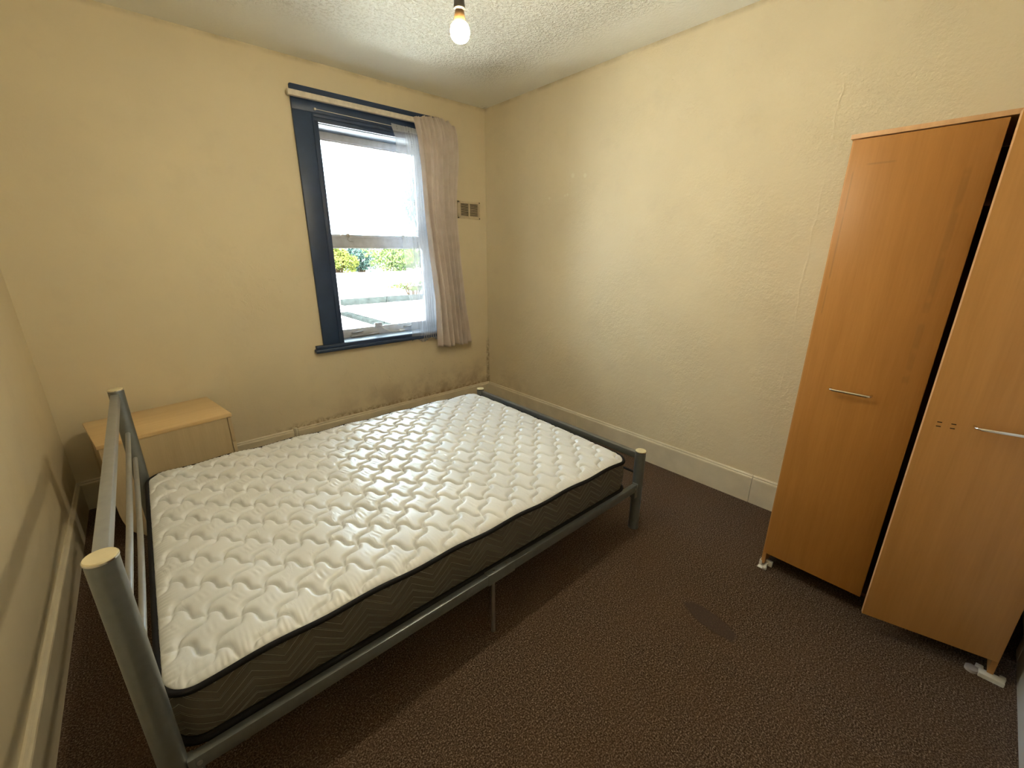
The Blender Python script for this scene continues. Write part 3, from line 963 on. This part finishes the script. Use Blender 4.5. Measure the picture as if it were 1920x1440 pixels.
# underside
V = [(x, y, ZB) for x, y, _, _ in ring]
me = bpy.data.meshes.new('underside'); me.from_pydata(V, [], [tuple(range(n))[::-1]])
link('underside', me, MAT['ticking_side'], mat_root)
def piping(zf, r, d):
    pts = [(x + nx * d, y + ny * d, zf(x, y)) for x, y, nx, ny in ring]
    bm = bmesh.new()
    rings = []
    k_ = 12
    for i, (x, y, z) in enumerate(pts):
        nx, ny = ring[i][2], ring[i][3]
        rings.append([bm.verts.new((x + nx * r * math.cos(2 * math.pi * q / k_), y + ny * r * math.cos(2 * math.pi * q / k_), z + r * math.sin(2 * math.pi * q / k_))) for q in range(k_)])
    for i in range(n):
        A, B = rings[i], rings[(i + 1) % n]
        for q in range(k_):
            bm.faces.new((A[q], B[q], B[(q + 1) % k_], A[(q + 1) % k_]))
    bmesh.ops.recalc_face_normals(bm, faces=bm.faces)
    me = bpy.data.meshes.new('piping'); bm.to_mesh(me); bm.free()
    return link('piping', me, MAT['black_piping'], mat_root, smooth=True)
piping(pipe_z, .0085, .001)
piping(lambda x, y: ZB - .006, .0110, .002)

# ================================================================== bedside cabinet
ns = empty('bedside_cabinet', (-2.865, -.5602, 0), rz=.1506)
tag(ns, 'small maple bedside cabinet standing side-on between the bed and the back wall', 'cabinet')
NWd, ND, NH = .578, .4495, .5574
m = MB().box(-.002, NWd, -.004, ND, NH - .020, NH, .0015)
m.build('top_panel', MAT['maple_top'], ns)
def side_poly():
    pts = [(.080, .0)]
    pts += [(.552, 0), (.552, NH - .0205), (.004, NH - .0205), (.004, .19)]
    for k in range(1, 9):
        a = k / 9
        pts.append((.004 + .072 * (1 - math.cos(a * math.pi / 2)), .19 - .17 * math.sin(a * math.pi / 2)))
    return pts
for y0 in (.0, ND - .016):
    MB().prism(side_poly(), 'y', y0, y0 + .016, .0008).build('side_panel', MAT['maple_side'], ns)
MB().box(.010, .018, .0165, ND - .0165, .20, NH - .021).build('back_panel', MAT['maple_side'], ns)
MB().box(.02, .535, .0165, ND - .0165, .045, .061).build('base_panel', MAT['maple_side'], ns)
for (z0, z1) in ((.070, .222), (.225, .377), (.380, .533)):
    dr = MB().box(.556, .574, .002, ND - .002, z0, z1, .0012).build('drawer_front', MAT['maple_side'], ns)
    MB().tube([(.574, ND / 2 - .045, (z0 + z1) / 2), (.590, ND / 2 - .045, (z0 + z1) / 2), (.594, ND / 2 - .03, (z0 + z1) / 2), (.594, ND / 2 + .03, (z0 + z1) / 2), (.590, ND / 2 + .045, (z0 + z1) / 2), (.574, ND / 2 + .045, (z0 + z1) / 2)], .004, 10).build('drawer_handle', MAT['chrome'], dr)

# ================================================================== wardrobe
wr = empty('wardrobe', (0, 0, 0), rx=0)
tag(wr, 'tall two-door beech-effect wardrobe with the right door slightly ajar', 'wardrobe')
YL, YR = -2.818, -3.583
WXF = -.551                      # carcass front; doors stand in front of it
XB = -.022
m = MB().box(WXF, XB, YL - .016, YL, .018, 1.842, .0008)
m.build('side_panel', MAT['beech_carcass'], wr)
m = MB().box(WXF, XB, YR, YR + .016, .018, 1.842, .0008)
m.build('side_panel', MAT['beech_carcass'], wr)
m = MB().box(WXF - .019, XB, YR - .002, YL + .003, 1.842, 1.857, .0008)
m.build('top_panel', MAT['beech_edging'], wr)
MB().box(WXF + .02, XB, YR + .017, YL - .017, .075, .091).build('base_panel', MAT['wardrobe_inside'], wr)
MB().box(XB - .004, XB, YR + .017, YL - .017, .091, 1.841).build('back_panel', MAT['wardrobe_inside'], wr)
MB().box(WXF + .02, XB - .01, YR + .017, YL - .017, 1.60, 1.616).build('shelf', MAT['wardrobe_inside'], wr)
def handle(parent, x, yc, z, l=.128):
    h = l / 2
    pts = [(x, yc - h, z), (x - .020, yc - h, z), (x - .0245, yc - h + .004, z), (x - .026, yc - h + .012, z), (x - .026, yc + h - .012, z), (x - .0245, yc + h - .004, z), (x - .020, yc + h, z), (x, yc + h, z)]
    m = MB().tube(pts, .0042, 14)
    m.box(x - .0295, x - .0225, yc - h + .008, yc + h - .008, z - .0045, z + .0045, .001)
    return m.build('handle', MAT['chrome'], parent)
# left door
d1 = MB().box(WXF - .018, WXF - .0005, -3.192, -2.826, .091, 1.838, .0008).build('door', MAT['beech_door'], wr)
handle(d1, WXF - .018, -2.993, .943)
# right door, hinged on the right, swung out a little
hx, hy = WXF - .002, -3.574
DW = .374
ang = math.asin(.092 / DW)
d2 = MB().box(-.017, .0005, 0, DW, .088, 1.836, .0008).build('door', MAT['beech_carcass'], wr)
d2.location = (hx, hy, 0)
d2.rotation_euler = (0, 0, ang)
MB().box(-.0173, .0008, DW - .0005, DW + .0006, .088, 1.836).build('door_edging', MAT['beech_edging'], d2)
handle(d2, -.017, .180, .925, .150)
for yy in (.336, .302):
    for zz in (.920, .905):
        MB().box(-.0176, -.0165, yy - .006, yy + .006, zz - .0016, zz + .0016, .0005).build('screw_hole', MAT['dark_hole'], d2)
# floor brackets
m = MB()
m.box(-.553, -.528, -2.823, -2.812, 0, .032, .001).box(-.553, -.528, -2.846, -2.835, 0, .018, .001).box(-.572, -.528, -2.846, -2.812, 0, .005, .001)
m.box(-.530, -.520, -2.862, -2.815, 0, .030, .001).box(-.572, -.560, -2.850, -2.834, 0, .014, .001)
m.build('foot_bracket', MAT['white_plastic'], wr)
m = MB()
m.box(-.572, -.540, -3.612, -3.548, 0, .017, .002).box(-.540, -.522, -3.560, -3.540, 0, .017, .002).box(-.540, -.524, -3.616, -3.600, 0, .014, .002)
m.build('foot_bracket', MAT['white_plastic'], wr)
MB().tube([(-.556, -3.532, 0), (-.556, -3.532, .012)], .018, 20).build('foot_pad', MAT['clear_plastic'], wr)
for (x, y) in ((-.05, -2.826), (-.05, -3.575)):
    MB().box(x - .02, x + .02, y - .012, y + .012, 0, .018, .002).build('foot_bracket', MAT['white_plastic'], wr)

# ================================================================== scraps on the carpet by the left skirting
m = MB().box(-.008, .008, -.004, .004, 0, .0015).box(.006, .013, -.002, .006, 0, .001)
o = m.build('paper_scrap', MAT['paper']); o.location = (-2.985, -2.300, .001); o.rotation_euler = (0, 0, .6)
tag(o, 'tiny white scrap of paper on the carpet beside the left skirting', 'paper scrap')
m = MB().tube([(0, 0, .002), (.006, .03, .004), (.020, .055, .002)], .0011, 6)
o = m.build('straw', MAT['straw']); o.location = (-2.965, -2.44, 0)
tag(o, 'thin yellow straw lying on the carpet behind the headboard post', 'straw')

# ================================================================== outside
GZ = -2.6
m = MB().box(-30, 70, 1.2, 110, GZ - .2, GZ)
tag(m.build('ground', MAT['ground_pale'], smooth=False), 'pale sunlit ground beyond the window', kind='structure')
fr = empty('flat_roof', (0, 0, 0))
tag(fr, 'white sunlit flat roof with grey kerbs seen through the lower sash', 'flat roof')
MB().box(-1.2, 9.5, .6, 11.9, -.45, -.30).build('roof_deck', MAT['roof_felt'], fr, smooth=False)
MB().box(-1.2, 9.5, .7, 11.8, GZ, -.45).build('wall', MAT['render_white'], fr, smooth=False)
MB().box(2.70, 9.5, 11.30, 11.62, -.30, -.10, .01).build('kerb', MAT['kerb_grey'], fr)
MB().box(1.78, 2.0, 5.6, 9.1, -.30, -.20, .01).build('kerb', MAT['kerb_grey'], fr)
m = MB().box(2.4, 14.0, 13.0, 13.3, GZ, .70, .02)
tag(m.build('garden_wall', MAT['render_white']), 'white rendered garden wall in front of the trees', 'wall')
m = MB()
m.box(11.7, 17.0, 40.0, 40.3, GZ, GZ + .28)
m.box(14.0, 17.0, 40.0, 40.3, GZ + .28, GZ + .42)
tag(m.build('brick_wall', MAT['brick_orange']), 'low orange brick wall beyond the flat roof', 'brick wall')

def tree(name, label, cat, c, rad, mname, n, size, seed, group=None, trunk=True):
    rn = np.random.RandomState(seed)
    root = empty(name, (c[0], c[1], GZ))
    tag(root, label, cat, group)
    # leaves spread over clumps
    nb = max(6, n // 160)
    dirs = rn.normal(size=(nb, 3)); dirs /= np.linalg.norm(dirs, axis=1)[:, None]
    bc = dirs * rn.uniform(.35, .85, (nb, 1)) * np.array(rad)
    k = rn.randint(0, nb, n)
    off = rn.normal(size=(n, 3)); off /= np.linalg.norm(off, axis=1)[:, None]
    off *= rn.uniform(.5, 1, (n, 1)) * np.array(rad) * .42
    P = bc[k] + off + np.array([0, 0, c[2] - GZ])
    a = rn.normal(size=(n, 3)); a /= np.linalg.norm(a, axis=1)[:, None]
    b = np.cross(a, rn.normal(size=(n, 3))); b /= np.linalg.norm(b, axis=1)[:, None]
    sz = size * rn.uniform(.6, 1.3, (n, 1))
    V = np.empty((n, 4, 3))
    V[:, 0] = P - a * sz; V[:, 1] = P + b * sz * .5; V[:, 2] = P + a * sz; V[:, 3] = P - b * sz * .5
    me = bpy.data.meshes.new('foliage')
    me.vertices.add(n * 4); me.vertices.foreach_set('co', V.ravel())
    me.loops.add(n * 4); me.loops.foreach_set('vertex_index', np.arange(n * 4))
    me.polygons.add(n); me.polygons.foreach_set('loop_start', np.arange(0, n * 4, 4)); me.polygons.foreach_set('loop_total', np.full(n, 4))
    me.update()
    link('foliage', me, MAT[mname], root)
    if trunk:
        h = c[2] - GZ
        m = MB().tube([(0, 0, 0), (.05, 0, h * .5), (0, 0, h)], [.16, .11, .05], 10)
        for q in range(5):
            aa = q * 1.3
            m.tube([(0, 0, h * .7), (math.cos(aa) * rad[0] * .4, math.sin(aa) * rad[1] * .4, h + rad[2] * .2)], [.05, .02], 6)
        m.build('trunk', MAT['bark'], root)
tree('bushy_tree', 'yellow-green bushy tree at the left of the lower sash', 'tree', (4.05, 15.2, 1.15), (.75, .7, .62), 'leaf_yellow', 4200, .07, 1)
tree('evergreen_tree', 'dark blue-green evergreen between two yellow-green trees', 'tree', (6.2, 18.0, 1.2), (1.15, .8, .75), 'leaf_teal', 4200, .06, 2)
tree('spreading_tree', 'light green spreading tree at the right of the lower sash', 'tree', (7.1, 15.6, 1.25), (1.6, .9, .78), 'leaf_green', 6000, .07, 3)
tree('low_shrub', 'low green shrub in front of the white garden wall', 'shrub', (6.0, 12.5, .15), (1.1, .25, .20), 'leaf_green', 1400, .05, 4)
tree('tall_tree', 'tall pale tree half hidden behind the net curtain', 'tree', (13.2, 23.5, 4.6), (1.7, 1.5, 3.1), 'leaf_haze', 7000, .09, 5)
